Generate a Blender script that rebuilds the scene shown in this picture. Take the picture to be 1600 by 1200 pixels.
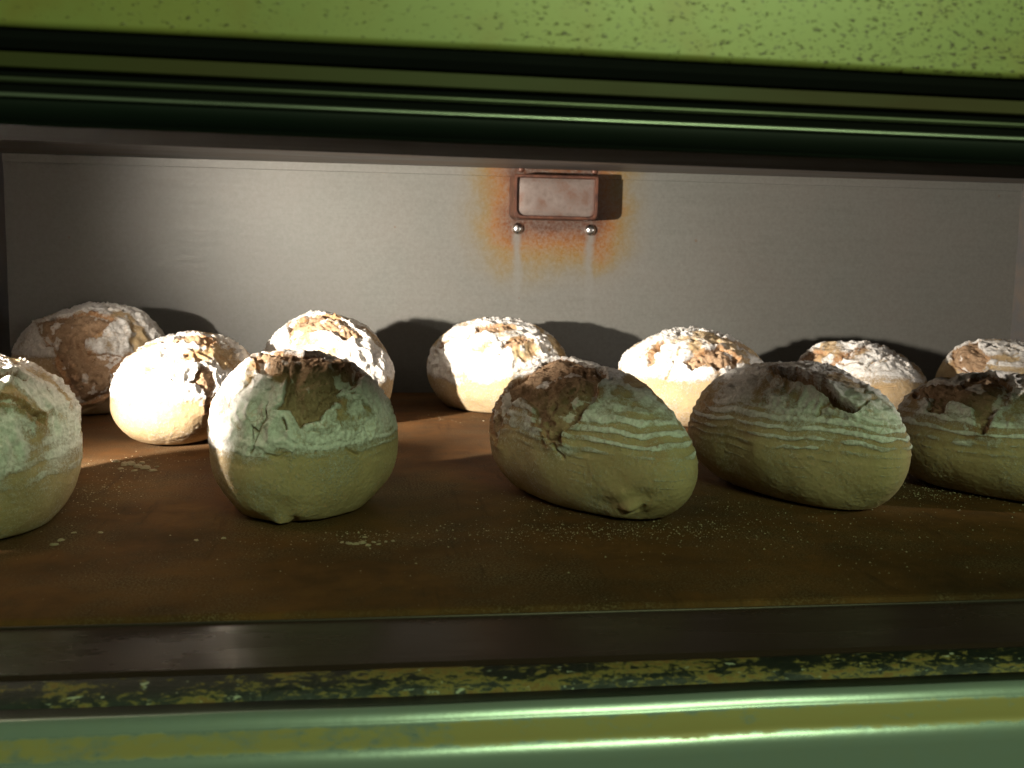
import bpy, bmesh, math, random
import numpy as np
from mathutils import Matrix, Vector

scene = bpy.context.scene
for o in list(bpy.data.objects):
    bpy.data.objects.remove(o)
COL = scene.collection

# ------------------------------------------------------------------ camera
H = 0.177
yaw, pit, roll = math.radians(7.8), math.radians(7.0), math.radians(1.07)
fw = Vector((math.sin(yaw) * math.cos(pit), math.cos(yaw) * math.cos(pit), -math.sin(pit)))
rt = fw.cross(Vector((0, 0, 1))).normalized()
up = rt.cross(fw)
R = rt * math.cos(roll) + up * math.sin(roll)
U = up * math.cos(roll) - rt * math.sin(roll)
cam = bpy.data.cameras.new("camera")
cam.sensor_width = 36.0
cam.lens = 36.9
cam.clip_start = 0.01
cam.clip_end = 100
cam.dof.use_dof = True
cam.dof.focus_distance = 0.8
cam.dof.aperture_fstop = 15.0
camo = bpy.data.objects.new("camera", cam)
COL.objects.link(camo)
camo.matrix_world = Matrix(((R.x, U.x, -fw.x, 0), (R.y, U.y, -fw.y, 0), (R.z, U.z, -fw.z, H), (0, 0, 0, 1)))
scene.camera = camo

# ------------------------------------------------------------------ light
world = bpy.data.worlds.new("World")
scene.world = world
world.use_nodes = True
world.node_tree.nodes["Background"].inputs[0].default_value = (0.55, 0.75, 0.42, 1)
world.node_tree.nodes["Background"].inputs[1].default_value = 0.008


def add_spot(name, loc, az, el, half, power, color, size, blend):
    l = bpy.data.lights.new(name, 'SPOT')
    l.energy = power
    l.color = color
    l.shadow_soft_size = size
    l.spot_size = math.radians(2 * half)
    l.spot_blend = blend
    o = bpy.data.objects.new(name, l)
    COL.objects.link(o)
    o.location = loc
    a, e = math.radians(az), math.radians(el)
    d = Vector((math.sin(a) * math.cos(e), math.cos(a) * math.cos(e), math.sin(e)))
    o.rotation_euler = d.to_track_quat('-Z', 'Y').to_euler()
    return o


# the oven's own lamp, set into the front left corner of the chamber
add_spot("lamp_and_fill_spot", (-0.418, 0.55, 0.170), 62, -2, 61, 132, (1.0, 0.92, 0.82), 0.0095, 1.0)
# added fill spot, standing in for lamp light bounced off the right wall
add_spot("lamp_and_fill_spot", (0.84, 0.56, 0.17), -52, -8, 30, 7.5, (1.0, 0.93, 0.85), 0.008, 0.8)


def add_area(name, loc, target, sx, sy, power, color):
    l = bpy.data.lights.new(name, 'AREA')
    l.shape = 'RECTANGLE'
    l.size, l.size_y = sx, sy
    l.energy = power
    l.color = color
    o = bpy.data.objects.new(name, l)
    COL.objects.link(o)
    o.location = loc
    o.rotation_euler = (Vector(target) - Vector(loc)).to_track_quat('-Z', 'Y').to_euler()
    return o


# fluorescent tube of the bakery, behind and above the viewer
add_area("bakery_tube_light", (0.62, -1.2, 0.95), (0.2, 0.6, 0.1), 0.7, 0.2, 18.5, (0.73, 1.0, 0.55))

vs = scene.view_settings
vs.view_transform = 'Standard'
vs.look = 'None'
vs.exposure = 0
vs.gamma = 1
vs.use_curve_mapping = False
scene.render.engine = 'CYCLES'


# ------------------------------------------------------------------ material helpers
class NT:
    def __init__(self, name):
        self.m = bpy.data.materials.new(name)
        self.m.use_nodes = True
        self.t = self.m.node_tree
        self.b = self.t.nodes["Principled BSDF"]

    def n(self, kind, **kw):
        nd = self.t.nodes.new(kind)
        for k, v in kw.items():
            if k.startswith('i_'):
                key = k[2:]
                key = int(key) if key.isdigit() else key.replace('_', ' ')
                nd.inputs[key].default_value = v
            else:
                setattr(nd, k, v)
        return nd

    def l(self, a, b):
        self.t.links.new(a, b)

    def coord(self, scale=(1, 1, 1), loc=(0, 0, 0)):
        tc = self.n('ShaderNodeTexCoord')
        mp = self.n('ShaderNodeMapping')
        mp.inputs['Scale'].default_value = scale
        mp.inputs['Location'].default_value = loc
        self.l(tc.outputs['Object'], mp.inputs[0])
        return mp.outputs[0]

    def noise(self, vec, scale, detail=3, rough=.55, dist=0):
        nd = self.n('ShaderNodeTexNoise')
        nd.inputs['Scale'].default_value = scale
        nd.inputs['Detail'].default_value = detail
        nd.inputs['Roughness'].default_value = rough
        nd.inputs['Distortion'].default_value = dist
        self.l(vec, nd.inputs['Vector'])
        return nd.outputs['Fac']

    def ramp(self, fac, stops):
        r = self.n('ShaderNodeValToRGB')
        els = r.color_ramp.elements
        while len(els) < len(stops):
            els.new(.5)
        for e, (p, c) in zip(els, stops):
            e.position = p
            e.color = (c, c, c, 1) if not hasattr(c, '__len__') else (*c, 1)
        self.l(fac, r.inputs[0])
        return r.outputs[0]

    def mix(self, fac, a, b, blend='MIX'):
        m = self.n('ShaderNodeMix', data_type='RGBA', blend_type=blend)
        for s, v in ((0, fac), (6, a), (7, b)):
            if hasattr(v, 'is_output'):
                self.l(v, m.inputs[s])
            else:
                m.inputs[s].default_value = (*v, 1) if hasattr(v, '__len__') else v
        return m.outputs[2]

    def math(self, op, a, b=0.0, c=0.0, clamp=False):
        m = self.n('ShaderNodeMath', operation=op, use_clamp=clamp)
        for s, v in ((0, a), (1, b), (2, c)):
            if hasattr(v, 'is_output'):
                self.l(v, m.inputs[s])
            else:
                m.inputs[s].default_value = v
        return m.outputs[0]

    def sep(self, vec):
        s = self.n('ShaderNodeSeparateXYZ')
        self.l(vec, s.inputs[0])
        return s.outputs

    def attr(self, name):
        a = self.n('ShaderNodeAttribute', attribute_name=name)
        return a.outputs['Fac']

    def bump(self, h, strength=.3, dist=.001, prev=None):
        b = self.n('ShaderNodeBump')
        b.inputs['Strength'].default_value = strength
        b.inputs['Distance'].default_value = dist
        self.l(h, b.inputs['Height'])
        if prev is not None:
            self.l(prev, b.inputs['Normal'])
        return b.outputs[0]

    def out(self, **kw):
        for k, v in kw.items():
            s = self.b.inputs[k.replace('_', ' ')]
            if hasattr(v, 'is_output'):
                self.l(v, s)
            else:
                s.default_value = (*v, 1) if hasattr(v, '__len__') else v
        return self.m


def mat_crust():
    N = NT("floured_crust")
    v = N.coord()
    fl = N.attr("flour")
    red = N.attr("toast")
    big = N.noise(v, 45, 4)
    fine = N.noise(v, 420, 4, .7)
    grit = N.noise(v, 1500, 2, .6)
    crust = N.mix(N.ramp(big, [(.3, 0.0), (.7, 1.0)]), (.35, .245, .12), (.46, .345, .185))
    crust = N.mix(red, crust, (.26, .115, .045))
    crust = N.mix(N.ramp(fine, [(.35, 0.0), (.75, .55)]), crust, (.54, .41, .235))
    # flour gets patchy where it is thin
    vor = N.n('ShaderNodeTexVoronoi', feature='DISTANCE_TO_EDGE')
    vor.inputs['Scale'].default_value = 130
    wob = N.n('ShaderNodeVectorMath', operation='MULTIPLY_ADD')
    nz = N.n('ShaderNodeTexNoise')
    nz.inputs['Scale'].default_value = 160
    N.l(v, nz.inputs['Vector'])
    N.l(nz.outputs['Color'], wob.inputs[0])
    wob.inputs[1].default_value = (.008, .008, .008)
    N.l(v, wob.inputs[2])
    N.l(wob.outputs[0], vor.inputs['Vector'])
    crackmask = N.ramp(N.noise(v, 38, 3), [(.5, 0.0), (.62, 1.0)])
    edge = N.ramp(vor.outputs['Distance'], [(.0, 0.0), (.07, 1.0)])
    solid = N.math('MAXIMUM', edge, N.math('SUBTRACT', 1.0, crackmask))
    f = N.math('ADD', fl, N.math('MULTIPLY', N.math('SUBTRACT', fine, .5), 1.0))
    f = N.math('ADD', f, N.math('MULTIPLY', N.math('SUBTRACT', grit, .5), 1.1))
    f = N.ramp(f, [(.22, 0.0), (.72, 1.0)])
    f = N.math('MULTIPLY', f, N.math('MULTIPLY_ADD', solid, .6, .4))
    flourc = N.mix(N.ramp(fine, [(.3, 0.0), (.7, 1.0)]), (.50, .465, .41), (.78, .755, .71))
    col = N.mix(f, crust, flourc)
    h1 = N.bump(fine, .10, .0006)
    h2 = N.bump(f, .35, .0008, h1)
    mid2 = N.noise(v, 800, 3, .65)
    h3 = N.bump(N.math('MULTIPLY', mid2, N.math('MULTIPLY_ADD', f, .8, .2)), .55, .0011, h2)
    h3 = N.bump(grit, .5, .0004, h3)
    return N.out(Base_Color=col, Roughness=.85, Normal=h3, Specular_IOR_Level=.2)


def mat_crumb():
    N = NT("torn_crumb")
    v = N.coord()
    fl = N.attr("flour")
    big = N.noise(v, 60, 4)
    fine = N.noise(v, 500, 4, .7)
    pit_ = N.noise(v, 210, 3, .6, .4)
    c = N.mix(N.ramp(big, [(.3, 0.0), (.7, 1.0)]), (.22, .135, .075), (.37, .25, .15))
    c = N.mix(N.ramp(pit_, [(.30, 1.0), (.42, 0.0)]), c, (.13, .065, .03))
    c = N.mix(N.ramp(fine, [(.5, 0.0), (.8, .6)]), c, (.55, .40, .27))
    f = N.ramp(N.math('ADD', fl, N.math('SUBTRACT', fine, .5)), [(.45, 0.0), (.7, .85)])
    c = N.mix(f, c, (.68, .64, .58))
    h1 = N.bump(pit_, .7, .002)
    h2 = N.bump(fine, .5, .001, h1)
    return N.out(Base_Color=c, Roughness=.9, Normal=h2, Specular_IOR_Level=.15)


def mat_deck():
    N = NT("oven_deck_stone")
    v = N.coord()
    big = N.noise(v, 7, 5, .6)
    mid = N.noise(v, 40, 4, .65)
    fine = N.noise(v, 700, 3, .7)
    c = N.mix(N.ramp(big, [(.3, 0.0), (.7, 1.0)]), (.05, .026, .010), (.16, .072, .022))
    c = N.mix(N.ramp(mid, [(.4, 0.0), (.75, .6)]), c, (.028, .018, .009))
    # flour burnt into the stone round the loaves
    dust = N.math('MULTIPLY', N.ramp(N.noise(v, 10, 5, .65), [(.44, 0.0), (.66, 1.0)]), N.ramp(fine, [(.48, 0.0), (.64, 1.0)]))
    c = N.mix(N.math('MULTIPLY', dust, .55), c, (.30, .22, .12))
    scr = N.noise(N.coord((90, 9, 9)), 1.0, 4, .7)
    c = N.mix(N.ramp(scr, [(.58, 0.0), (.72, .45)]), c, (.03, .018, .009))
    r = N.ramp(mid, [(.2, .5), (.8, .7)])
    h = N.bump(fine, .45, .0006)
    h = N.bump(mid, .15, .001, h)
    return N.out(Base_Color=c, Roughness=.85, Normal=h, Specular_IOR_Level=.08)


def mat_wall():
    """brushed stainless sheet, heat-tinted round the vent (vent centre x=.247, z=.255 on the wall)"""
    N = NT("brushed_steel_wall")
    v = N.coord()
    br = N.noise(N.coord((6, 6, 260)), 1.0, 4, .7)
    br2 = N.noise(N.coord((60, 60, 900)), 1.0, 3, .6)
    cloud = N.noise(v, 9, 4)
    x, y, z = N.sep(v)
    c = N.mix(N.ramp(br, [(.3, 0.0), (.7, 1.0)]), (.090, .090, .077), (.105, .104, .090))
    c = N.mix(N.ramp(cloud, [(.35, 0.0), (.75, .5)]), c, (.115, .10, .085))
    # heat tint: rounded-box distance from the vent, wobbling
    wob = N.math('MULTIPLY', N.math('SUBTRACT', N.noise(v, 18, 5, .56), .5), .06)
    dx = N.math('MAXIMUM', N.math('SUBTRACT', N.math('ABSOLUTE', N.math('SUBTRACT', x, .2335)), .048), 0.0)
    dz = N.math('MAXIMUM', N.math('SUBTRACT', N.math('ABSOLUTE', N.math('SUBTRACT', z, .246)), .033), 0.0)
    d = N.math('ADD', N.math('SQRT', N.math('ADD', N.math('MULTIPLY', dx, dx), N.math('MULTIPLY', dz, dz))), wob)
    d = N.math('MULTIPLY', d, 11.0)
    tint = N.ramp(d, [(0.0, (.05, .014, .003)), (.1, (.095, .028, .003)), (.3, (.145, .055, .004)),
                      (.46, (.13, .073, .008)), (.62, (.12, .085, .03)), (1.0, (.13, .11, .09))])
    amt = N.ramp(d, [(.0, 1.0), (.25, .97), (.45, .85), (.6, .6), (.72, .25), (1.0, 0.0)])
    # pale runs washed down below the rivets
    def streak(px):
        return N.ramp(N.math('MULTIPLY', N.math('ABSOLUTE', N.math('ADD', N.math('SUBTRACT', x, px), N.math('MULTIPLY', N.math('SUBTRACT', N.noise(v, 40, 3), .5), .014))), 100.0), [(.2, 1.0), (.75, 0.0)])
    st = N.math('MAXIMUM', streak(.187), streak(.2815))
    st = N.math('MULTIPLY', st, N.ramp(z, [(.06, 0.0), (.17, 1.0), (.206, 1.0), (.21, 0.0)]))
    amt = N.math('MULTIPLY', amt, N.math('SUBTRACT', 1.0, N.math('MULTIPLY', st, .75)))
    c = N.mix(amt, c, tint)
    c = N.mix(N.math('MULTIPLY', st, .12), c, (.2, .19, .18))
    # brown spots of spatter
    vo = N.n('ShaderNodeTexVoronoi', feature='F1')
    vo.inputs['Scale'].default_value = 26
    vo.inputs['Randomness'].default_value = 1
    N.l(v, vo.inputs['Vector'])
    rr = N.n('ShaderNodeSeparateColor')
    N.l(vo.outputs['Color'], rr.inputs[0])
    spot = N.ramp(N.math('DIVIDE', vo.outputs['Distance'], N.math('MULTIPLY_ADD', rr.outputs[0], .05, .012)), [(.7, 1.0), (1.0, 0.0)])
    spot = N.math('MULTIPLY', spot, N.ramp(rr.outputs[1], [(.45, 0.0), (.5, 1.0)]))
    c = N.mix(N.math('MULTIPLY', spot, .8), c, (.09, .05, .025))
    mott = N.noise(v, 260, 4, .7)
    c = N.mix(N.ramp(mott, [(.35, 0.0), (.75, .55)]), c, (.14, .137, .122))
    h = N.bump(br2, .12, .0004)
    h = N.bump(mott, .08, .0006, h)
    rgh = N.ramp(br, [(.2, .44), (.8, .56)])
    return N.out(Base_Color=c, Metallic=.2, Roughness=rgh, Specular_IOR_Level=.35, Normal=h)


def mat_steel(name, col, rough=.45, metallic=.6, stain=(.2, .13, .07), amount=.5, scale=25, spec=.5):
    N = NT(name)
    v = N.coord((.25, 1, 1))
    a = N.noise(v, scale, 5, .65)
    b = N.noise(N.coord((4, 300, 300)), 1.0, 3)
    c = N.mix(N.ramp(b, [(.3, 0.0), (.7, .4)]), col, tuple(min(1, k * 1.3) for k in col))
    c = N.mix(N.ramp(a, [(.45, 0.0), (.75, amount)]), c, stain)
    r = N.ramp(a, [(.3, rough - .06), (.8, min(1, rough + .2))])
    return N.out(Base_Color=c, Metallic=metallic, Roughness=r, Specular_IOR_Level=spec, Normal=N.bump(b, .12, .0003))


def mat_hood():
    """painted sheet, speckled with baked-on rust-brown spatter"""
    N = NT("speckled_hood_enamel")
    v = N.coord((1, 1, 1))
    sp = N.noise(N.coord((300, 300, 620)), 1.0, 3, .62)
    sp2 = N.noise(N.coord((420, 420, 700)), 1.0, 2, .6)
    zone = N.noise(v, 9, 4)
    x, y, z = N.sep(v)
    grad = N.math('MULTIPLY_ADD', N.ramp(N.math('ADD', x, .35), [(.0, 0.0), (.45, 1.0)]), .11, -.06)
    k = N.math('ADD', sp, grad)
    k = N.math('ADD', k, N.math('MULTIPLY', N.math('SUBTRACT', zone, .5), .3))
    spots = N.ramp(k, [(.60, 0.0), (.68, 1.0)])
    sm = N.ramp(N.math('ADD', sp2, grad), [(.62, 0.0), (.7, .85)])
    c = N.mix(N.ramp(zone, [(.3, 0.0), (.7, 1.0)]), (.25, .275, .085), (.29, .28, .07))
    c = N.mix(N.ramp(N.noise(v, 30, 4), [(.5, 0.0), (.75, .5)]), c, (.25, .17, .03))
    c = N.mix(N.math('MAXIMUM', spots, sm), c, (.07, .05, .015))
    return N.out(Base_Color=c, Roughness=.42, Metallic=.15, Normal=N.bump(spots, .25, .0006))


def mat_grease():
    """rim crusted with baked grease: black enamel, peeling to ochre"""
    N = NT("baked_grease")
    v = N.coord((.42, 1, 1))
    a = N.noise(v, 430, 5, .75, .3)
    b = N.noise(v, 75, 4, .6)
    k = N.math('ADD', a, N.math('MULTIPLY', N.math('SUBTRACT', b, .5), .9))
    x, y, z = N.sep(N.coord())
    k = N.math('ADD', k, N.ramp(N.math('ABSOLUTE', N.math('SUBTRACT', x, -.1)), [(.0, .12), (.3, -.0)]))
    k = N.math('SUBTRACT', k, .09)
    m = N.ramp(k, [(.5, 0.0), (.56, 1.0)])
    c = N.mix(m, (.016, .02, .015), (.24, .19, .05))
    c = N.mix(N.ramp(k, [(.58, 0.0), (.66, 1.0)]), c, (.22, .12, .03))
    c = N.mix(N.ramp(N.noise(v, 330, 3, .6), [(.66, 0.0), (.7, .9)]), c, (.55, .58, .42))
    return N.out(Base_Color=c, Roughness=N.ramp(m, [(0, .35), (1, .7)]), Normal=N.bump(k, .6, .0015))


def mat_sill():
    """smeared steel nosing: an ochre film of old fat on the slope between two polished bends"""
    N = NT("smeared_sill_steel")
    v = N.coord()
    x, y, z = N.sep(v)
    f = N.attr("film")
    wob = N.math('MULTIPLY_ADD', N.noise(N.coord((3.2, 8, 8)), 1.0, 3, .6), .5, N.math('MULTIPLY', N.noise(N.coord((18, 90, 90)), 1.0, 5, .7), .5))
    fine = N.noise(N.coord((120, 160, 160)), 1.0, 4, .7)
    k = N.math('ADD', f, N.math('MULTIPLY', N.math('SUBTRACT', N.math('MULTIPLY_ADD', fine, .4, N.math('MULTIPLY', wob, .6)), .5), 1.9))
    m = N.ramp(k, [(.42, 0.0), (.6, 1.0)])
    film = N.mix(N.ramp(wob, [(.35, 0.0), (.7, 1.0)]), (.36, .33, .13), (.38, .29, .10))
    steel = N.mix(N.ramp(fine, [(.3, 0.0), (.8, .5)]), (.30, .36, .32), (.32, .35, .27))
    c = N.mix(m, steel, film)
    met = N.math('MULTIPLY_ADD', m, -.25, .35)
    return N.out(Base_Color=c, Metallic=met, Roughness=N.ramp(m, [(0, .27), (1, .5)]), Normal=N.bump(fine, .12, .0006))


M = dict(crust=mat_crust(), crumb=mat_crumb(), deck=mat_deck(), wall=mat_wall(), hood=mat_hood(),
         grease=mat_grease(), sill=mat_sill(),
         ceiling=mat_steel("chamber_ceiling_steel", (.09, .08, .07), .5, .4),
         side=mat_steel("chamber_side_steel", (.10, .095, .09), .45, .5),
         dark=mat_steel("dark_green_rail_enamel", (.006, .010, .007), .5, .0, (.012, .01, .008), .5, 25, .2),
         ledge=mat_steel("dark_green_ledge", (.03, .045, .03), .42, .2, (.05, .05, .03), .6),
         rim=mat_steel("scorched_rim_steel", (.06, .045, .035), .3, .6, (.03, .02, .015), .6),
         shade_strip=mat_steel("shade_black_strip", (.003, .0035, .003), .8, 0, (.008, .006, .004), .4, 25, .1),  # near-black colour painting the shade under hood and rails
         edge2=mat_steel("tarnished_trim_edge", (.13, .14, .09), .35, .7, (.1, .1, .05), .3),
         band=mat_steel("dull_olive_trim", (.05, .048, .013), .55, .1, (.06, .026, .009), .9, 9, .2),
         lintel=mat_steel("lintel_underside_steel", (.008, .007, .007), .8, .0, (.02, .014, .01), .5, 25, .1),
         edge=mat_steel("polished_trim_edge", (.42, .45, .36), .28, .8, (.2, .2, .1), .3),
         plate=mat_steel("threshold_plate_steel", (.035, .021, .016), .2, .1, (.018, .011, .008), .5, 25, .22),
         chrome=mat_steel("polished_rivet_steel", (.62, .6, .57), .18, 1.0, (.4, .35, .3), .2))


def mat_ventplate():
    N = NT("heat_stained_vent_plate")
    v = N.coord()
    x, y, z = N.sep(v)
    w = N.math('MULTIPLY', N.math('SUBTRACT', N.noise(v, 45, 4, .6), .5), .02)
    dz = N.math('ADD', z, w)
    c = N.mix(N.ramp(N.noise(v, 120, 4), [(.3, 0.0), (.7, 1.0)]), (.105, .078, .064), (.155, .125, .11))
    low = N.ramp(dz, [(-.026, .0), (-.02, 1.0), (-.012, .6), (-.006, 0.0)])
    c = N.mix(N.math('MULTIPLY', low, .95), c, (.075, .026, .010))
    c = N.mix(N.ramp(N.noise(v, 60, 5, .65), [(.5, 0.0), (.66, .7)]), c, (.085, .036, .018))
    sx = N.ramp(N.math('ADD', N.math('ABSOLUTE', x), w), [(.045, 0.0), (.056, .9)])
    c = N.mix(sx, c, (.13, .045, .028))
    return N.out(Base_Color=c, Metallic=.35, Roughness=.45, Normal=N.bump(N.noise(v, 300, 3), .15, .0005))


def mat_rust():
    N = NT("heat_browned_steel")
    v = N.coord()
    c = N.mix(N.ramp(N.noise(v, 90, 4), [(.35, 0.0), (.7, 1.0)]), (.035, .014, .009), (.10, .038, .02))
    return N.out(Base_Color=c, Metallic=.4, Roughness=.5)


def mat_flour():
    N = NT("loose_flour")
    v = N.coord()
    c = N.mix(N.ramp(N.noise(v, 300, 2), [(.35, 0.0), (.7, 1.0)]), (.22, .165, .095), (.36, .29, .19))  # tone darkened to stand for the shade the flakes lie in
    return N.out(Base_Color=c, Roughness=.9)


M['ventplate'] = mat_ventplate()
M['rust'] = mat_rust()
M['flour'] = mat_flour()


# ------------------------------------------------------------------ object helpers
def empty(name, loc, rz=0.0, label=None, cat=None, group=None):
    o = bpy.data.objects.new(name, None)
    o.empty_display_size = .02
    COL.objects.link(o)
    o.location = loc
    o.rotation_euler = (0, 0, rz)
    tag(o, label, cat, group)
    return o


def tag(o, label=None, cat=None, group=None, kind=None):
    for k, v in (('label', label), ('category', cat), ('group', group), ('kind', kind)):
        if v:
            o[k] = v
    return o


def mesh_obj(name, verts, faces, mat, parent=None, smooth=False, loc=None):
    me = bpy.data.meshes.new(name)
    me.from_pydata([tuple(v) for v in verts], [], faces)
    me.materials.append(mat)
    if smooth:
        me.polygons.foreach_set('use_smooth', [True] * len(me.polygons))
    me.update()
    o = bpy.data.objects.new(name, me)
    COL.objects.link(o)
    if parent is not None:
        o.parent = parent
    if loc is not None:
        o.location = loc
    return o


def bm_obj(name, bm, mat, parent=None, smooth=False, loc=None):
    me = bpy.data.meshes.new(name)
    bm.to_mesh(me)
    bm.free()
    me.materials.append(mat)
    if smooth:
        me.polygons.foreach_set('use_smooth', [True] * len(me.polygons))
    o = bpy.data.objects.new(name, me)
    COL.objects.link(o)
    if parent is not None:
        o.parent = parent
    if loc is not None:
        o.location = loc
    return o


def box(name, lo, hi, mat, parent=None, bev=0.0, seg=2):
    bm = bmesh.new()
    bmesh.ops.create_cube(bm, size=1)
    for v in bm.verts:
        v.co = Vector([lo[i] + (v.co[i] + .5) * (hi[i] - lo[i]) for i in range(3)])
    if bev:
        bmesh.ops.bevel(bm, geom=list(bm.edges), offset=bev, segments=seg, affect='EDGES', profile=.5)
    return bm_obj(name, bm, mat, parent)


def profile(name, pts, x0, x1, mat, parent=None, smooth=True, film=None, nx=60, wav=0.0, seed=0):
    """closed or open (y, z) profile run along x; gentle dents where wav > 0"""
    rnd = np.random.RandomState(seed)
    xs = np.linspace(x0, x1, nx)
    ph = rnd.rand(6) * 6.28
    V, Fc = [], []
    for x in xs:
        for (y, z) in pts:
            w = wav * (math.sin(x * 9 + ph[0]) + .6 * math.sin(x * 23 + ph[1] + y * 40) + .4 * math.sin(x * 57 + ph[2]))
            V.append((x, y + w * .5, z + w))
    n = len(pts)
    for i in range(nx - 1):
        for j in range(n - 1):
            a = i * n + j
            Fc.append((a, a + n, a + n + 1, a + 1))
    o = mesh_obj(name, V, Fc, mat, parent, smooth)
    if film is not None:
        at = o.data.attributes.new('film', 'FLOAT', 'POINT')
        at.data.foreach_set('value', np.tile(np.array(film, dtype=np.float32), nx))
    return o


def arc(cy, cz, r, a0, a1, n=8):
    return [(cy + r * math.cos(math.radians(a0 + (a1 - a0) * i / n)), cz + r * math.sin(math.radians(a0 + (a1 - a0) * i / n))) for i in range(n + 1)]


# ------------------------------------------------------------------ the baking chamber
XL, XR, YF, YB, ZC = -0.432, 0.876, 0.508, 1.34, 0.286

deck = box("oven_deck", (XL, YF, -.02), (XR, YB, 0), M['deck'], bev=.004, seg=3)
tag(deck, kind='structure')
wall = box("back_wall", (XL, YB, -.02), (XR, YB + .004, ZC + .01), M['wall'])
tag(wall, kind='structure')
fl = box("wall_flange", (XL, YB - .0025, .2755), (XR, YB - .0002, ZC), M['wall'], wall, .0006)
for x in (XL - .004, XR):
    s = box("side_wall", (x, YF - .02, -.02), (x + .004, YB, ZC + .01), M['side'])
    tag(s, kind='structure')
c = box("oven_ceiling", (XL, .50, ZC), (XR, YB, ZC + .01), M['ceiling'])
tag(c, kind='structure')

# ------------------------------------------------------------------ vent box on the back wall
vx0, vx1, vz0, vz1, vp = .1757, .2818, .2218, .2762, .045
vy = YB - vp
vent = empty("wall_vent", ((vx0 + vx1) / 2, YB, (vz0 + vz1) / 2), 0,
             "small browned steel vent box on back wall with round rivets and orange heat stain", "vent")
hw, hh, rc = (vx1 - vx0) / 2, (vz1 - vz0) / 2, .008


def rrect(hw, hh, r, n=6):
    pts = []
    for cx, cz, a in ((hw - r * .25, hh - r * .25, 0), (-hw + r * .25, hh - r * .25, 90), (-hw + r, -hh + r, 180), (hw - r, -hh + r, 270)):
        rr = r * .25 if a < 180 else r
        for i in range(n + 1):
            t = math.radians(a + 90 * i / n)
            pts.append((cx + rr * math.cos(t), cz + rr * math.sin(t)))
    return pts


# rings from the wall out to the rim, over the rim and back in to the plate
rings = [(0, 0.0, 0), (0, -vp + .0015, 0), (-.0012, -vp, 0), (-.0034, -vp, 0), (-.0042, -vp + .001, 0), (-.0045, -vp + .006, 0)]
V, Fc = [], []
for ins, yy, _ in rings:
    for (x, z) in rrect(hw + ins, hh + ins, rc):
        V.append((x, yy, z))
n = len(rrect(hw, hh, rc))
for k in range(len(rings) - 1):
    for i in range(n):
        j = (i + 1) % n
        Fc.append((k * n + i, k * n + j, (k + 1) * n + j, (k + 1) * n + i))
mesh_obj("vent_frame", V, Fc, M['rust'], vent)
V = []
m = 14
for ix in range(m + 1):
    for iz in range(m + 1):
        a, b = ix / m * 2 - 1, iz / m * 2 - 1
        V.append((a * (hw - .0045), -vp + .0052 - .0022 * (1 - abs(a) ** 6) * (1 - abs(b) ** 6), b * (hh - .0045)))
Fc = [(i * (m + 1) + j, (i + 1) * (m + 1) + j, (i + 1) * (m + 1) + j + 1, i * (m + 1) + j + 1) for i in range(m) for j in range(m)]
mesh_obj("vent_plate", V, Fc, M['ventplate'], vent, True)
bm = bmesh.new()
bmesh.ops.create_uvsphere(bm, u_segments=20, v_segments=10, radius=.0075)
for v in bm.verts:
    v.co.y = v.co.y * .8
rv_me = None
for (x, z) in ((.1867, .2107), (.2812, .2107), (.190, .2848), (.285, .2848)):
    if rv_me is None:
        o = bm_obj("rivet", bm, M['chrome'], vent, True)
        rv_me = o.data
    else:
        o = bpy.data.objects.new("rivet", rv_me)
        COL.objects.link(o)
        o.parent = vent
    o.location = (x - vent.location.x, -.001, z - vent.location.z)
    if z > .25:
        o.scale = (.6, .6, .6)
        o.material_slots[0].link = 'OBJECT'
        o.material_slots[0].material = M['rust']

# ------------------------------------------------------------------ front of the oven, above the opening
X0, X1 = -.62, 1.25
hood = empty("oven_hood", (.2, .385, .25), 0, "green lit hood panel above the oven mouth, speckled with brown spatter", "hood")


def sub(pts, p):
    return [(y - p.location.y, z - p.location.z) for y, z in pts]


def prof(name, pts, mat, parent, **k):
    return profile(name, sub(pts, parent), X0 - parent.location.x, X1 - parent.location.x, mat, parent, **k)


prof("hood_panel", [(.384, .46), (.3842, .3), (.3845, .2510)] + arc(.3868, .2505, .0023, 180, 262, 6), M['hood'], hood, wav=.0002)
fr = empty("door_frame", (.2, .4, .235), 0, "dark stepped door frame rails above the opening with thin bright edges", "door frame")
prof("shaded_strip", [(.3868, .256), (.3872, .2462)] + arc(.3885, .2448, .0016, 170, 190, 3) + [(.3880, .2415), (.391, .2409)], M['shade_strip'], fr, seed=1, smooth=False)  # black face in place of the hood's shaded underside
prof("upper_rail", [(.3905, .245), (.3900, .2411), (.3894, .2358), (.3905, .2352)], M['band'], fr, seed=2, smooth=False)
prof("middle_rail", [(.3925, .240), (.3922, .2353), (.3920, .2330), (.393, .2324)], M['shade_strip'], fr, seed=3, smooth=False)  # shade below the olive rail, put in as black colour
prof("thin_edge", [(.3928, .2330)] + arc(.3923, .2319, .0008, 130, 230, 6) + [(.3928, .2308)], M['edge2'], fr, seed=4)
prof("glass_channel", [(.3940, .2325), (.3940, .2265), (.396, .2263)], M['shade_strip'], fr, seed=4, smooth=False)  # black here paints the shaded step above the bright edge
prof("glass_edge", [(.3938, .2276)] + arc(.3932, .2266, .0007, 110, 230, 6) + [(.3940, .2258)], M['edge'], fr, seed=4)
prof("lower_rail", [(.3946, .2270), (.3944, .2258), (.3948, .2180)] + arc(.3963, .2180, .0015, 180, 275, 4), M['dark'], fr, seed=5)
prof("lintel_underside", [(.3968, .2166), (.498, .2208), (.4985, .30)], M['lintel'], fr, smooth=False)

hood.rotation_euler = (0, .006, 0)
fr.rotation_euler = (0, .007, 0)

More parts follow.
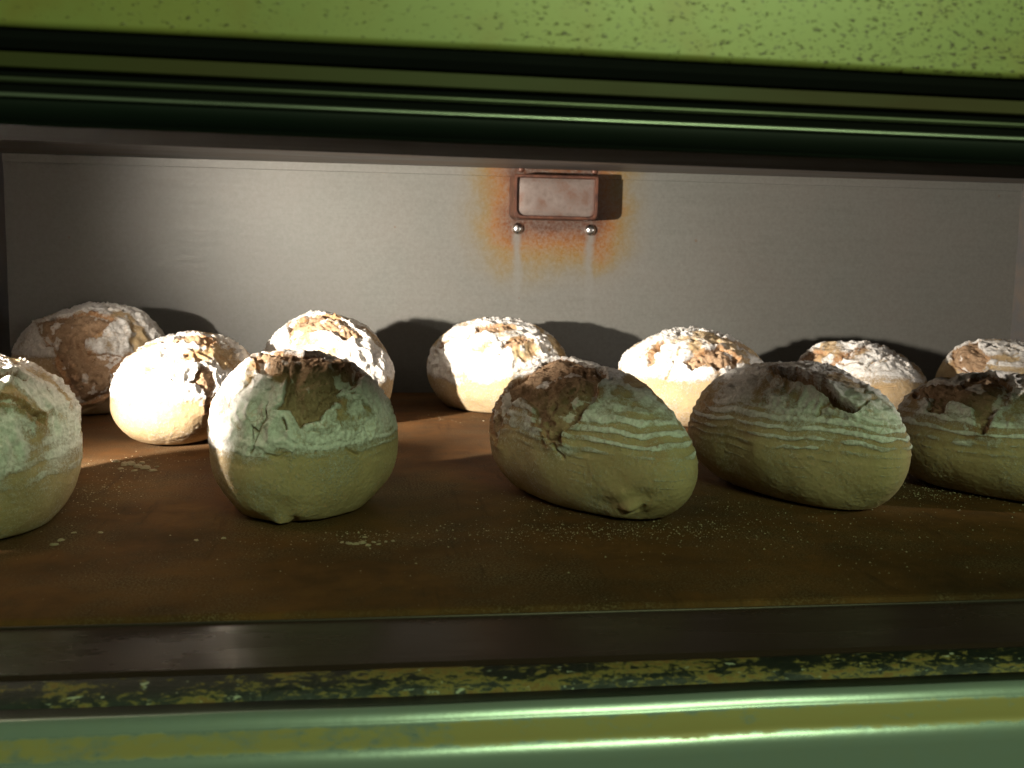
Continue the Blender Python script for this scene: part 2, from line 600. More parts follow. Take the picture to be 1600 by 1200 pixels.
# ------------------------------------------------------------------ front of the oven, below the opening
sill = empty("oven_sill", (.2, .45, -.02), 0, "steel sill below the deck with grease crusted rim and smeared bright nosing", "sill")
prof("deck_edge_strip", [(.5078, -.02), (.5076, -.0030)] + arc(.5070, -.0030, .0006, 0, 180, 6) + [(.5062, -.008)], M['rim'], sill, seed=6, wav=.00008)
prof("threshold_plate", [(.5062, -.0033), (.4500, -.0036), (.4482, -.0050), (.448, -.012)], M['plate'], sill, smooth=False, seed=7)
prof("grease_rim", [(.4477, -.012), (.4475, -.0052), (.4450, -.0046), (.4380, -.0075), (.4330, -.0100), (.4318, -.0135)], M['grease'], sill, seed=8, wav=.00025)
prof("sill_ledge", [(.4316, -.0125), (.4314, -.0108), (.4250, -.0119)], M['ledge'], sill, seed=9, wav=.0002)


def walk(y, z, segs):
    """run a profile by the tilt of its outward normal (degrees above level) and arc length"""
    pts, flm = [(y, z)], [segs[0][3]]
    for e0, e1, ln, f0, f1 in segs:
        for i in range(7):
            e = math.radians(e0 + (e1 - e0) * (i + .5) / 7)
            y, z = y - math.sin(e) * ln / 7, z - math.cos(e) * ln / 7
            pts.append((y, z))
            flm.append(f0 + (f1 - f0) * i / 6)
    return pts, flm


pts, film = walk(.4249, -.0120, [(84, 40, .0034, .2, .0), (37, 19, .0044, -.2, .35), (48, 56, .0100, .6, .62), (40, 16, .0060, .5, -.2), (14, 2, .004, -.1, .1), (2, 1, .05, .15, .2)])
prof("sill_nosing", pts, M['sill'], sill, film=film, seed=9, wav=.00025, nx=120)

# ------------------------------------------------------------------ unseen plates added beside the left lamp to cut its beam
lamp = empty("lamp_baffles", (XL, .55, .170), 0, "unseen added plates by the left oven lamp that shape its beam", "baffle")


def ray_pt(az, el, d):
    a, e = math.radians(az), math.radians(el)
    return (-0.418 - XL + d * math.sin(a) * math.cos(e), d * math.cos(a) * math.cos(e), d * math.sin(e))


def add_baffle(name, rim):
    V = [ray_pt(*r) for r in rim] + [(.0005, math.copysign(.03, rim[0][0] - 1000 + 0) * 0 + (.034 if rim[0][0] < 45 else -.03), p) for p in (-.045, .045)]
    V = V + [(x, y + (.0012 if rim[0][0] < 45 else -.0012), z) for x, y, z in V]
    m_ = len(V) // 2
    idx = list(range(m_))
    Fc = [tuple(idx), tuple(i + m_ for i in reversed(idx))] + [(i, (i + 1) % m_, (i + 1) % m_ + m_, i + m_) for i in idx]
    return mesh_obj(name, V, Fc, M['side'], lamp)


add_baffle("light_baffle", [(11, 45, .05), (8, 8, .05), (13, 0, .05), (20.5, -6, .05), (23.5, -16, .05), (26, -45, .05)])
add_baffle("light_baffle", [(68, 60, .065), (67.5, 20, .065), (66, 0, .065), (62.5, -20, .065), (60, -60, .065)])


LOAF = {
'B':dict(dim=(0.145,0.122,0.108,-0.069,0.182),rot=-108.451,loc=(-0.044,0.73),
 burst=[[(0.42,-0.36,0.83),(0.34,-0.26,0.9),(0.36,0.18,0.91),(0.05,0.32,0.95),(-0.11,0.52,0.85),(-0.07,0.65,0.75),(0.34,0.73,0.6),(0.47,0.67,0.57),(0.55,0.68,0.49),(0.66,0.6,0.45),(0.75,0.56,0.36),(0.88,0.39,0.29),(0.88,0.27,0.4),(0.92,0.07,0.4),(0.86,0.16,0.47),(0.73,0.17,0.66),(0.75,-0.03,0.66),(0.69,-0.17,0.7)]],
 crack=[[(0.88,0.04,0.47),(0.94,0.01,0.33),(0.98,-0.07,0.16),(0.99,-0.14,0.09)],[(0.72,-0.18,0.67),(0.77,-0.33,0.55),(0.76,-0.49,0.42)],[(0.63,0.69,0.34),(0.61,0.74,0.28)],[(0.92,0.19,0.34),(0.94,0.25,0.25)],[(0.35,0.73,0.58),(0.18,0.9,0.38)],[(0.97,-0.04,0.23),(0.95,-0.12,0.28),(0.98,-0.1,0.18)],[(1.0,0.04,0.08),(0.95,0.31,0.09)],[(0.59,0.79,0.12),(0.48,0.88,0.05)]],
 knob=(0.72,0.08,-0.68)),
'C':dict(dim=(0.199,0.108,0.095,-0.34,-0.261),rot=-67.903,loc=(0.165,0.736),
 burst=[[(-0.66,-0.63,0.41),(-0.44,-0.58,0.68),(-0.47,-0.14,0.87),(-0.35,0.03,0.94),(0.01,0.03,1.0),(0.15,-0.13,0.98),(0.25,-0.38,0.89),(0.3,-0.56,0.77),(0.28,-0.78,0.56),(0.22,-0.9,0.37),(0.22,-0.94,0.25),(0.11,-0.98,0.18),(0.03,-0.96,0.28),(-0.04,-0.93,0.37),(-0.1,-0.85,0.52),(-0.22,-0.81,0.55),(-0.34,-0.84,0.41),(-0.35,-0.91,0.21),(-0.4,-0.92,0.01),(-0.59,-0.81,0.08),(-0.72,-0.66,0.22)]],
 crack=[[(0.18,-0.96,0.21),(0.21,-0.98,0.05)],[(0.08,-0.97,0.25),(0.1,-0.98,0.16)]],
 knob=(0.69,-0.53,-0.49)),
'F':dict(dim=(0.195,0.124,0.097,-0.438,-0.064),rot=-75.304,loc=(0.331,0.754),
 burst=[[(-0.07,-0.46,0.88),(-0.0,-0.34,0.94),(0.06,-0.25,0.97),(0.23,-0.27,0.94),(0.4,-0.29,0.87),(0.52,-0.36,0.77),(0.7,-0.31,0.64),(0.69,-0.4,0.6),(0.55,-0.49,0.67),(0.44,-0.47,0.76),(0.33,-0.49,0.81),(0.24,-0.52,0.82),(0.03,-0.54,0.84)],[(-0.3,-0.71,0.64),(-0.22,-0.65,0.72),(-0.15,-0.63,0.76),(-0.13,-0.69,0.71),(-0.2,-0.72,0.66),(-0.25,-0.76,0.61)]],
 crack=[[(0.7,-0.31,0.64),(0.61,0.12,0.78),(0.6,0.27,0.75)],[(-0.01,-0.11,0.99),(0.07,0.17,0.98),(0.3,0.34,0.89),(0.53,0.09,0.84)],[(0.48,-0.68,0.56),(0.5,-0.5,0.7)]],
 knob=None),
'A':dict(dim=(0.172,0.113,0.107,-0.188,0.095),rot=-80.198,loc=(-0.244,0.701),
 burst=[[(0.68,0.26,0.68),(0.66,0.37,0.65),(0.59,0.5,0.63),(0.54,0.64,0.55),(0.48,0.75,0.46),(0.52,0.78,0.36),(0.57,0.7,0.42),(0.63,0.59,0.5),(0.69,0.49,0.54),(0.72,0.38,0.58),(0.75,0.28,0.6)],[(0.49,0.18,0.86),(0.4,0.3,0.87),(0.31,0.46,0.83),(0.29,0.57,0.77),(0.42,0.52,0.74),(0.55,0.34,0.76),(0.61,0.22,0.76)]],
 crack=[[(0.11,0.6,0.79),(0.19,0.82,0.54)],[(0.2,0.45,0.87),(0.16,0.58,0.8)]],
 knob=None),
'G':dict(dim=(0.2,0.13,0.09,-0.05,0.0),rot=-52,loc=(0.503,0.748),
 burst=[[(-0.76,-0.21,0.62),(-0.6,-0.17,0.78),(-0.33,-0.4,0.86),(-0.18,-0.05,0.98),(0.01,-0.38,0.93),(0.03,-0.61,0.79),(0.02,-0.79,0.61),(-0.0,-0.89,0.46),(0.01,-0.97,0.25),(-0.07,-0.97,0.23),(-0.12,-0.8,0.58),(-0.31,-0.72,0.62),(-0.3,-0.83,0.47),(-0.36,-0.82,0.44),(-0.48,-0.75,0.46),(-0.5,-0.61,0.62),(-0.63,-0.54,0.56)]],
 crack=[[(-0.03,-0.44,0.9),(-0.03,0.03,1.0)],[(-0.61,-0.39,0.69),(-0.39,-0.76,0.52)]],
 knob=None),
'l1':dict(dim=(0.173,0.141,0.115,0.087,0.115),rot=-25.22,loc=(-0.302,1.194),
 burst=[[(-0.44,-0.46,0.77),(-0.08,-0.54,0.84),(0.33,-0.43,0.84),(0.58,-0.39,0.71),(0.6,-0.49,0.63),(0.53,-0.65,0.54),(0.46,-0.76,0.45),(0.5,-0.81,0.3),(0.87,-0.44,0.23),(0.75,-0.65,0.06),(0.72,-0.6,-0.34),(0.25,-0.76,-0.61),(0.25,-0.97,-0.02),(0.08,-0.96,0.26),(-0.13,-0.82,0.56)]],
 crack=[[(0.27,-0.83,0.49),(0.25,-0.9,0.36),(0.22,-0.94,0.26)],[(0.06,-0.67,0.74),(0.29,-0.53,0.8)],[(0.56,-0.82,0.08),(0.66,-0.74,0.09)],[(0.23,-0.94,-0.23),(0.48,-0.88,-0.04)],[(0.21,-0.68,-0.7),(0.62,-0.64,-0.45)],[(0.7,-0.07,0.71),(0.8,-0.06,0.6)]],
 knob=None),
'l2':dict(dim=(0.206,0.119,0.097,-0.033,-0.065),rot=-100.791,loc=(-0.172,1.029),
 burst=[[(0.37,-0.16,0.91),(0.21,-0.17,0.96),(-0.02,-0.05,1.0),(-0.02,0.17,0.99),(0.06,0.53,0.85),(0.24,0.49,0.84),(0.35,0.2,0.91)],[(0.75,0.53,0.41),(0.54,0.56,0.63),(0.47,0.71,0.52),(0.5,0.81,0.3),(0.63,0.77,0.14),(0.64,0.76,-0.12),(0.69,0.71,-0.11),(0.69,0.71,0.15),(0.71,0.63,0.32)]],
 crack=[[(0.96,-0.27,0.06),(0.99,-0.07,0.14)],[(0.67,-0.21,0.71),(0.45,-0.17,0.88)],[(0.81,0.2,0.55),(0.83,0.32,0.45)]],
 knob=None),
'l3':dict(dim=(0.17922,0.1236,0.1108,-0.029,-0.112),rot=-66.583,loc=(-0.0425,1.118),
 burst=[[(-0.09,-0.6,0.8),(-0.15,-0.08,0.99),(0.31,0.14,0.94),(0.6,0.29,0.74),(0.64,-0.1,0.76),(0.39,-0.43,0.82),(0.18,-0.82,0.55)]],
 crack=[],
 knob=None),
'l4':dict(dim=(0.174,0.144,0.104,0.082,-0.001),rot=-58.496,loc=(0.145,1.204),
 burst=[[(0.18,-0.73,0.66),(0.15,-0.47,0.87),(0.34,-0.06,0.94),(0.49,0.02,0.87),(0.43,-0.44,0.79),(0.27,-0.61,0.74)],[(0.66,-0.52,0.54),(0.62,-0.37,0.69),(0.66,0.03,0.75),(0.71,0.13,0.69),(0.78,-0.24,0.58)],[(-0.22,-0.88,0.42),(-0.1,-0.79,0.61),(-0.01,-0.82,0.57),(-0.09,-0.91,0.4)]],
 crack=[],
 knob=None),
'l5':dict(dim=(0.165,0.15,0.099,0.143,0.019),rot=-56.363,loc=(0.346,1.107),
 burst=[[(0.46,-0.74,0.5),(0.49,-0.6,0.63),(0.63,-0.19,0.75),(0.84,-0.06,0.54),(0.91,-0.17,0.37),(0.8,-0.47,0.38),(0.69,-0.52,0.5),(0.61,-0.72,0.33)],[(-0.01,-0.92,0.4),(-0.03,-0.69,0.72),(-0.01,-0.51,0.86),(0.06,-0.6,0.8),(0.09,-0.88,0.46),(0.03,-0.94,0.34)]],
 crack=[[(0.34,-0.91,0.22),(0.29,-0.59,0.75),(0.42,-0.21,0.88)],[(0.79,-0.59,0.12),(0.85,-0.42,0.33)],[(0.31,-0.35,0.88),(0.76,-0.17,0.63)]],
 knob=None),
'l6':dict(dim=(0.149,0.128,0.085,0.109,-0.116),rot=-57.704,loc=(0.551,1.12),
 burst=[[(-0.76,-0.55,0.36),(-0.62,-0.49,0.61),(-0.37,-0.51,0.78),(-0.2,-0.64,0.74),(-0.38,-0.8,0.46)],[(-0.09,-0.82,0.56),(0.01,-0.69,0.72),(0.06,-0.01,1.0),(0.16,-0.06,0.99),(0.09,-0.71,0.69),(0.01,-0.84,0.54)]],
 crack=[[(0.4,-0.63,0.66),(0.45,-0.1,0.89),(0.39,0.36,0.85)],[(0.63,-0.75,0.22),(0.83,-0.47,0.3)],[(0.06,-0.79,0.61),(0.35,-0.54,0.76)]],
 knob=None),
'H':dict(dim=(0.157,0.13,0.09,0.014,-0.057),rot=-60.584,loc=(0.729,1.119),
 burst=[[(-0.56,-0.51,0.65),(-0.28,-0.14,0.95),(0.07,-0.77,0.63),(-0.0,-0.96,0.29),(-0.33,-0.86,0.38)]],
 crack=[[(0.18,-0.78,0.6),(0.24,-0.59,0.77),(0.37,-0.38,0.85)],[(0.05,-0.93,0.36),(0.13,-0.84,0.52)]],
 knob=None),
}


# ------------------------------------------------------------------ loaves
def _hash(ix, iy, iz, seed):
    h = (ix.astype(np.int64) * 374761393 + iy.astype(np.int64) * 668265263 + iz.astype(np.int64) * 2147483647 + seed * 974711) & 0xFFFFFFFF
    h = ((h ^ (h >> 13)) * 1274126177) & 0xFFFFFFFF
    h = ((h ^ (h >> 16)) * 2246822519) & 0xFFFFFFFF
    return ((h ^ (h >> 15)) & 0xFFFFFF).astype(np.float32) / np.float32(0xFFFFFF) * 2 - 1


def vnoise(p, freq, seed):
    q = p * freq + 100.0 + seed * 3.17
    i = np.floor(q).astype(np.int64)
    f = (q - i).astype(np.float32)
    f = f * f * f * (f * (f * 6 - 15) + 10)
    r = 0
    for dx in (0, 1):
        wx = f[:, 0] if dx else 1 - f[:, 0]
        for dy in (0, 1):
            wy = f[:, 1] if dy else 1 - f[:, 1]
            for dz in (0, 1):
                wz = f[:, 2] if dz else 1 - f[:, 2]
                r = r + wx * wy * wz * _hash(i[:, 0] + dx, i[:, 1] + dy, i[:, 2] + dz, seed)
    return r


def fbm(p, freq, seed, octv=3, gain=.5):
    r, a = 0, 1.0
    for k in range(octv):
        r = r + a * vnoise(p, freq * 2.03 ** k, seed + k * 17)
        a *= gain
    return r


def sstep(a, b, x):
    t = np.clip((x - a) / (b - a), 0, 1)
    return t * t * (3 - 2 * t)


_ico = {}


def ico(level):
    if level not in _ico:
        bm = bmesh.new()
        bmesh.ops.create_icosphere(bm, subdivisions=level, radius=1)
        me = bpy.data.meshes.new("t")
        bm.to_mesh(me)
        bm.free()
        v = np.empty(len(me.vertices) * 3, np.float32)
        me.vertices.foreach_get('co', v)
        fa = np.empty(len(me.loops), np.int32)
        me.loops.foreach_get('vertex_index', fa)
        bpy.data.meshes.remove(me)
        v = v.reshape(-1, 3)
        _ico[level] = (v / np.linalg.norm(v, axis=1)[:, None], fa.reshape(-1, 3))
    return _ico[level]


def normals(p, fa):
    fn = np.cross(p[fa[:, 1]] - p[fa[:, 0]], p[fa[:, 2]] - p[fa[:, 0]])
    n = np.zeros_like(p)
    for k in range(3):
        for c in range(3):
            n[:, c] += np.bincount(fa[:, k], fn[:, c], len(p))
    return n / (np.linalg.norm(n, axis=1)[:, None] + 1e-12)


def azim(u, c):
    """azimuthal equidistant coordinates (radians) of directions u about the centre c"""
    c = c / np.linalg.norm(c)
    a = np.array([0, 0, 1.0]) if abs(c[2]) < .8 else np.array([1.0, 0, 0])
    e1 = np.cross(a, c)
    e1 /= np.linalg.norm(e1)
    e2 = np.cross(c, e1)
    x, y, z = u @ e1, u @ e2, np.clip(u @ c, -1, 1)
    s = np.sqrt(x * x + y * y) + 1e-9
    g = np.arccos(z)
    return np.stack([x / s * g, y / s * g], 1)


def seg_dist(P, a, b):
    ab = b - a
    t = np.clip(((P - a) @ ab) / (ab @ ab + 1e-12), 0, 1)
    d = P - a - t[:, None] * ab
    return np.sqrt((d * d).sum(1)), t


def poly_sd(u, poly):
    poly = np.array(poly, float)
    poly /= np.linalg.norm(poly, axis=1)[:, None]
    c = poly.mean(0)
    P, Q = azim(u, c), azim(poly, c)
    d = np.full(len(u), 9.0)
    inside = np.zeros(len(u), bool)
    for i in range(len(Q)):
        a, b = Q[i], Q[(i + 1) % len(Q)]
        d = np.minimum(d, seg_dist(P, a, b)[0])
        if a[1] != b[1]:
            cond = ((a[1] > P[:, 1]) != (b[1] > P[:, 1])) & (P[:, 0] < (b[0] - a[0]) * (P[:, 1] - a[1]) / (b[1] - a[1]) + a[0])
            inside ^= cond
    return np.where(inside, -d, d)


def to_mesh(name, p, fa, attrs, mat, parent):
    used = np.unique(fa)
    remap = np.full(len(p), -1, np.int32)
    remap[used] = np.arange(len(used))
    f2 = remap[fa].astype(np.int32)
    me = bpy.data.meshes.new(name)
    me.vertices.add(len(used))
    me.vertices.foreach_set('co', p[used].astype(np.float32).ravel())
    me.loops.add(f2.size)
    me.loops.foreach_set('vertex_index', f2.ravel())
    me.polygons.add(len(f2))
    me.polygons.foreach_set('loop_start', np.arange(0, f2.size, 3, dtype=np.int32))
    me.polygons.foreach_set('use_smooth', np.ones(len(f2), bool))
    me.update(calc_edges=True)
    for k, v in attrs.items():
        at = me.attributes.new(k, 'FLOAT', 'POINT')
        at.data.foreach_set('value', v[used].astype(np.float32))
    me.materials.append(mat)
    o = bpy.data.objects.new(name, me)
    COL.objects.link(o)
    o.parent = parent
    return o


def build_loaf(key, spec, level, seed, label, group, zb=.42, zt=.66, rings=1.0, flour=1.0, ringstep=.0085, toast=0.0, crag=.0021, depth=.0034, bulge=.5, lipup=.0038):
    L, W, Hh, ew, eh = spec['dim']
    u, fa = ico(level)
    ux, uy, uz = u[:, 0].astype(float), u[:, 1].astype(float), u[:, 2].astype(float)
    zc = .40 * Hh
    p = np.stack([L / 2 * np.sign(ux) * np.abs(ux) ** .88,
                  W / 2 * np.sign(uy) * np.abs(uy) ** .95 * (1 + ew * ux),
                  np.where(uz > 0, zc + (Hh * (1 + eh * ux) - zc) * np.abs(uz) ** .95, zc + zc * 1.25 * uz)], 1)
    rm = (L + W) / 4
    n = normals(p, fa)
    # slump and lumps of the dough
    p = p + n * (.0024 * fbm(p, 17, seed, 2) + .0004 * fbm(p, 60, seed + 5, 3))[:, None]
    # torn bursts along the cuts
    sd = np.full(len(u), 9.0)
    which = np.zeros(len(u), int)
    for k, poly in enumerate(spec['burst']):
        s = poly_sd(u, poly) * rm
        which[s < sd] = k
        sd = np.minimum(sd, s)
    jag = .0026 * fbm(p, 85, seed + 9, 3, .4) + .0006 * vnoise(p, 420, seed + 11)
    sdj = sd + jag
    inside = sstep(.0004, -.0022, sdj)
    rough = fbm(p * np.array([1.0, 1.6, 1.0]), 95, seed + 21, 4, .6)
    pits = np.maximum(0, vnoise(p, 190, seed + 31) - .35)
    crumb_d = -depth + np.minimum(np.maximum(-sd, 0) * bulge, .0062) + .0023 * rough - .006 * pits
    lipvar = .6 + .8 * vnoise(p, 40, seed + 41)
    lip = lipup * np.exp(-np.maximum(sdj, 0) / .0055) * np.clip(lipvar, 0, 1.4)
    Z = p[:, 2] / Hh
    disp = inside * crumb_d + (1 - inside) * lip
    # cracks
    crk = np.zeros(len(u))
    for line in spec['crack']:
        pts = np.array(line, float)
        pts /= np.linalg.norm(pts, axis=1)[:, None]
        P, Q = azim(u, pts.mean(0)), azim(pts, pts.mean(0))
        P = P + np.stack([vnoise(p, 130, seed + 51), vnoise(p, 130, seed + 52)], 1) * .03
        for i in range(len(Q) - 1):
            d, t = seg_dist(P, Q[i], Q[i + 1])
            wdt = .0013 * (.6 + .6 * vnoise(p, 90, seed + 53))
            crk = np.maximum(crk, np.exp(-(d * rm / np.maximum(wdt, .0006)) ** 2))
    disp -= .0028 * crk
    # rings of the proving basket and flour lying on them
    warp = .0035 * fbm(p, 22, seed + 61, 2) + .0012 * vnoise(p, 75, seed + 62)
    wave = np.sin((p[:, 2] + warp + .012 * ux * 0) / ringstep * 2 * math.pi + seed)
    lowz = zb + .07 * fbm(p, 26, seed + 71, 3)
    zone = sstep(lowz - .03, lowz + .10, Z) * (1 - inside)
    topz = sstep(zt - .1, zt + .12, Z + .06 * fbm(p, 30, seed + 72, 2))
    hz = sstep(zb, zt, Z)
    stripe = sstep(.15, .6, wave - .5 + .85 * hz + .85 * fbm(p, 80, seed + 73, 3))
    patch = sstep(-.75, .05, fbm(p, 35, seed + 74, 4))
    thin = .45 + .3 * fbm(p, 55, seed + 78, 3) + .3 * hz
    fl = zone * (topz * patch + (1 - topz) * (rings * (stripe * np.clip(thin, .15, 1) + .30 * hz) + (1 - rings) * patch * np.clip(.35 + .8 * hz + .3 * fbm(p, 30, seed + 79, 3), 0, 1)))
    # stray thin flour lines lower down
    stray = sstep(.75, .98, wave) * sstep(.1, .6, fbm(p * np.array([1, 1, .4]), 60, seed + 75, 2)) * sstep(zb - .26, zb - .1, Z)
    fl = np.maximum(fl, .4 * stray * rings) * flour
    fl = np.maximum(fl, .75 * sstep(.0, .0045, sdj) * sstep(.02, .004, sdj) * sstep(-.2, .3, fbm(p, 70, seed + 76, 2)) * (Z > zb) * flour)
    fl = np.maximum(fl, (.17 + .13 * fbm(p, 40, seed + 84, 3)) * (1 - inside))
    fl *= 1 - .85 * crk
    fl_in = inside * sstep(.2, .8, fbm(p, 85, seed + 77, 3) + .45 * sstep(-.007, .0, sdj)) * .75
    disp += (1 - inside) * (.0006 * fl + .00026 * rings * wave * zone * (1 - topz * .4))
    # cracked flour plates on the top
    pl = np.abs(vnoise(p, 120, seed + 81)) + .5 * np.abs(vnoise(p, 240, seed + 82))
    plates = sstep(.03, .16, pl)
    disp -= .0022 * (1 - plates) * topz * zone * sstep(-.35, .2, vnoise(p, 33, seed + 83))
    disp += .00012 * vnoise(p, 480, seed + 91) * (1 + 3 * fl)
    disp += crag * (np.abs(vnoise(p, 230, seed + 92)) + .6 * np.abs(vnoise(p, 460, seed + 93)) - .3) * topz * fl * sstep(-.4, .3, vnoise(p, 28, seed + 94))
    disp += crag * .9 * (1 - 2 * np.abs(fbm(p * np.array([1.5, 1.0, 1.0]), 75, seed + 96, 2))) * topz * zone * (crag > .002)
    # the pinched end of the dough
    if spec['knob']:
        k = np.array(spec['knob'], float)
        k /= np.linalg.norm(k)
        A = azim(u, k) * rm
        r = np.sqrt((A ** 2).sum(1))
        th = np.arctan2(A[:, 1], A[:, 0])
        disp += .0036 * np.exp(-(r / .0062) ** 2) - .0026 * np.exp(-((r - .0098) / .0026) ** 2) * np.maximum(0, np.sin(th + 2.6)) ** .7 \
            + .0012 * np.exp(-((r - .018) / .007) ** 2) * np.sin(th * 3 + 1)
    p = p + n * disp[:, None]
    # flat foot with a rounded heel
    zz = p[:, 2]
    p[:, 2] = np.where(zz < .004, .004 * np.exp((np.minimum(zz, .004) - .004) / .006) - .0008, zz - .0008)
    p[:, 2] = np.maximum(p[:, 2], .0003)
    root = empty("bread_loaf", (spec['loc'][0], spec['loc'][1], 0), math.radians(spec['rot']), label, "bread", group)
    tv = np.clip(toast + .5 * sstep(.25, .8, fbm(p, 30, seed + 95, 3)) * sstep(.3, .7, Z) + .8 * np.exp(-np.maximum(sdj, 0) / .004) * (sdj < .02), 0, 1)
    fin = (sdj[fa] < -.0006).all(1)
    keep = ~fin | ~(which[fa] == which[fa[:, :1]]).all(1)
    for k in range(len(spec['burst'])):
        sel = fin & (which[fa] == k).all(1)
        if sel.sum() > 40:
            to_mesh("burst_crumb", p, fa[sel], dict(flour=fl_in), M['crumb'], root)
        else:
            keep = keep | sel
    to_mesh("crust", p, fa[keep], dict(flour=fl, toast=tv), M['crust'], root)
    return root


G = "floured loaves baking on the oven deck"
JOBS = [
    ('A', 8, 3, "floured loaf cut off by the left edge of the picture, front row", dict(zb=.26, zt=.55, rings=.45, ringstep=.01)),
    ('B', 8, 11, "round front-row loaf with wide torn top and pinched knob at its foot, second from left", dict(zb=.38, zt=.56, rings=.45, ringstep=.006)),
    ('C', 8, 23, "front-row loaf with deep brown V-shaped burst and small round knob, in the middle", dict(zb=.44, zt=.78, ringstep=.0060)),
    ('F', 8, 37, "front-row ringed loaf with curved brown groove on top, right of the knobbed middle loaf", dict(zb=.40, zt=.70, ringstep=.0062, depth=.0105, bulge=.15, lipup=.0055)),
    ('G', 8, 41, "front-row ringed loaf cut off by the right edge, dark vertical groove in its side", dict(zb=.36, zt=.70, ringstep=.007)),
    ('l1', 7, 53, "shaded back-row loaf at far left with huge torn brown face", dict(zb=.5, zt=.6, rings=.3, toast=.15, crag=.0026)),
    ('l2', 7, 61, "brightly lit loaf behind and between the two leftmost front loaves", dict(zb=.42, zt=.5, rings=.1, toast=.25, crag=.0026)),
    ('l3', 7, 71, "lit back-row loaf peeking out behind the round torn-topped front loaf", dict(zb=.35, zt=.5, rings=.2, toast=.1, crag=.0026)),
    ('l4', 7, 83, "glaring white-lit back-row loaf below the wall vent, two short slits on top", dict(zb=.3, zt=.45, rings=.1, crag=.0026)),
    ('l5', 7, 97, "back-row loaf with a ragged brown hole in its white cracked top", dict(zb=.5, zt=.6, rings=.3, toast=.1, crag=.0026)),
    ('l6', 7, 103, "small ridged back-row loaf, second from the right edge, with diagonal white bands", dict(zb=.5, zt=.7, rings=.6, toast=.2, crag=.0026)),
    ('H', 7, 113, "back-row loaf at the right edge, bare tan left side and striped white top", dict(zb=.62, zt=.8, rings=.8, crag=.0026)),
]
for key, level, seed, label, kw in JOBS:
    build_loaf(key, LOAF[key], level, seed, label, G, **kw)

FLAKES_BACK = [(-0.2083, 0.8947, 0.004), (-0.1986, 0.8809, 0.006), (-0.1941, 0.8834, 0.006), (-0.1868, 0.8726, 0.005), (-0.1792, 0.8671, 0.0055), (-0.1721, 0.8567, 0.004), (-0.1865, 0.8884, 0.0035), (-0.1987, 0.8654, 0.003), (-0.1711, 0.8719, 0.0025), (-0.186, 0.8573, 0.003)]
FLAKES_FRONT = [(-0.0162, 0.635, 0.002), (-0.0122, 0.6318, 0.003), (-0.008, 0.6301, 0.0028), (-0.0041, 0.6327, 0.0032), (-0.0006, 0.6268, 0.0025), (0.0029, 0.6337, 0.0022), (0.006, 0.6292, 0.002), (0.0103, 0.6346, 0.0018), (0.0147, 0.6358, 0.0018), (-0.0026, 0.6458, 0.0018)]
FLAKES_LEFT = [(-0.1661, 0.6672, 0.0022), (-0.1852, 0.6507, 0.0028), (-0.1865, 0.6409, 0.003), (-0.182, 0.6682, 0.002), (-0.1046, 0.6453, 0.002), (-0.089, 0.6486, 0.002)]
DUST = [(0.154, 0.651, 0.06, 0.014, 800, 0.0002, 0.00025, 0.0009), (0.133, 0.722, 0.03, 0.02, 200, 0.0002, 0.00025, 0.0009), (0.44, 0.747, 0.03, 0.02, 420, 0.0002, 0.0003, 0.0012), (0.316, 0.641, 0.12, 0.05, 520, 0.0002, 0.00025, 0.001), (-0.007, 0.649, 0.03, 0.01, 160, 0.0002, 0.00025, 0.001), (-0.197, 0.781, 0.02, 0.05, 420, 0.0002, 0.0003, 0.001), (0.084, 1.118, 0.06, 0.02, 120, 0.0002, 0.00025, 0.001), (0.247, 0.697, 0.05, 0.03, 160, 0.0002, 0.00025, 0.0009), (-0.174, 0.899, 0.03, 0.02, 120, 0.0002, 0.00025, 0.001), (-0.029, 0.619, 0.12, 0.03, 160, 0.0002, 0.0003, 0.0007), (0.157, 0.579, 0.25, 0.06, 220, 0.0002, 0.0003, 0.0006), (0.069, 0.489, 0.05, 0.012, 170, -0.0096, 0.00025, 0.0009), (0.132, 0.483, 0.07, 0.012, 230, -0.0096, 0.00025, 0.0009), (0.234, 0.488, 0.08, 0.012, 150, -0.0096, 0.0003, 0.0007)]


# ------------------------------------------------------------------ crumbs and loose flour
rng = random.Random(7)


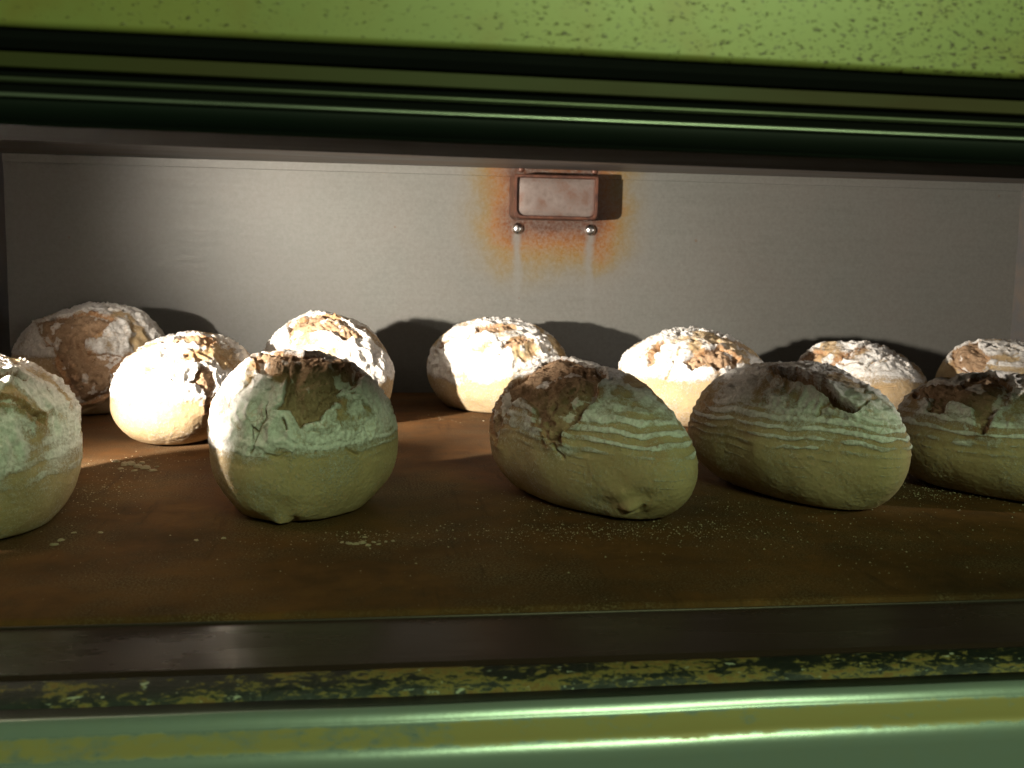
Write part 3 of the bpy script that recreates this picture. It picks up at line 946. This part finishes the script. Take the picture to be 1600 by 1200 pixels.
def flake_mesh(name, r, seed):
    rr = random.Random(seed)
    k = rr.randint(6, 8)
    top, bot = [], []
    for i in range(k):
        a = 2 * math.pi * i / k + rr.uniform(-.2, .2)
        q = r * rr.uniform(.6, 1.15)
        bot.append((q * math.cos(a), q * .75 * math.sin(a), 0))
        top.append((q * .8 * math.cos(a), q * .6 * math.sin(a), r * rr.uniform(.25, .5)))
    V = bot + top + [(0, 0, r * rr.uniform(.4, .7))]
    Fc = [(i, (i + 1) % k, k + (i + 1) % k, k + i) for i in range(k)] + [(k + i, k + (i + 1) % k, 2 * k) for i in range(k)] + [tuple(range(k - 1, -1, -1))]
    me = bpy.data.meshes.new(name)
    me.from_pydata(V, [], Fc)
    me.materials.append(M['flour'])
    return me


FL = [flake_mesh("crust_flake", 1.0, s) for s in range(6)]


def flake(x, y, r, label, group):
    o = bpy.data.objects.new("crust_flake", FL[rng.randrange(6)])
    COL.objects.link(o)
    o.location = (x, y, .0002)
    o.scale = (r, r, r * .8)
    o.rotation_euler = (0, 0, rng.uniform(0, 6.28))
    tag(o, label, "crumb", group)


for (x, y, r) in FLAKES_BACK:
    flake(x, y, r, "pale crust flake on the deck before the brightly lit left loaf", "flakes by the bright left loaf")
for (x, y, r) in FLAKES_FRONT:
    flake(x, y, r, "pale flour crumb on the deck in front of the round torn-topped loaf", "crumbs in front of the round loaf")
for (x, y, r) in FLAKES_LEFT:
    flake(x, y, r, "tiny flour flake on the dark deck at the lower left", "flakes at the lower left of the deck")


def dust(name, label, spots):
    V, Fc = [], []
    rr = random.Random(len(spots))
    for (cx, cy, sx, sy, num, z, s0, s1) in spots:
        for _ in range(num):
            x, y = rr.gauss(cx, sx), rr.gauss(cy, sy)
            if z < 0:
                if not .4712 < y < .5028:
                    continue
            elif not .512 < y < 1.4:
                continue
            s = s0 + (s1 - s0) * rr.random() ** 3
            a = rr.uniform(0, 6.28)
            b = len(V)
            for k in range(3):
                t = a + k * 2.094 + rr.uniform(-.4, .4)
                V.append((x + s * math.cos(t), y + s * math.sin(t), z))
            V.append((x, y, z + s * rr.uniform(.5, 1.0)))
            Fc += [(b, b + 1, b + 3), (b + 1, b + 2, b + 3), (b + 2, b, b + 3)]
    o = mesh_obj(name, V, Fc, M['flour'])
    tag(o, label, "flour", None, "stuff")
    return o


dust("loose_flour", "fine flour scattered over the deck and threshold plate", DUST)
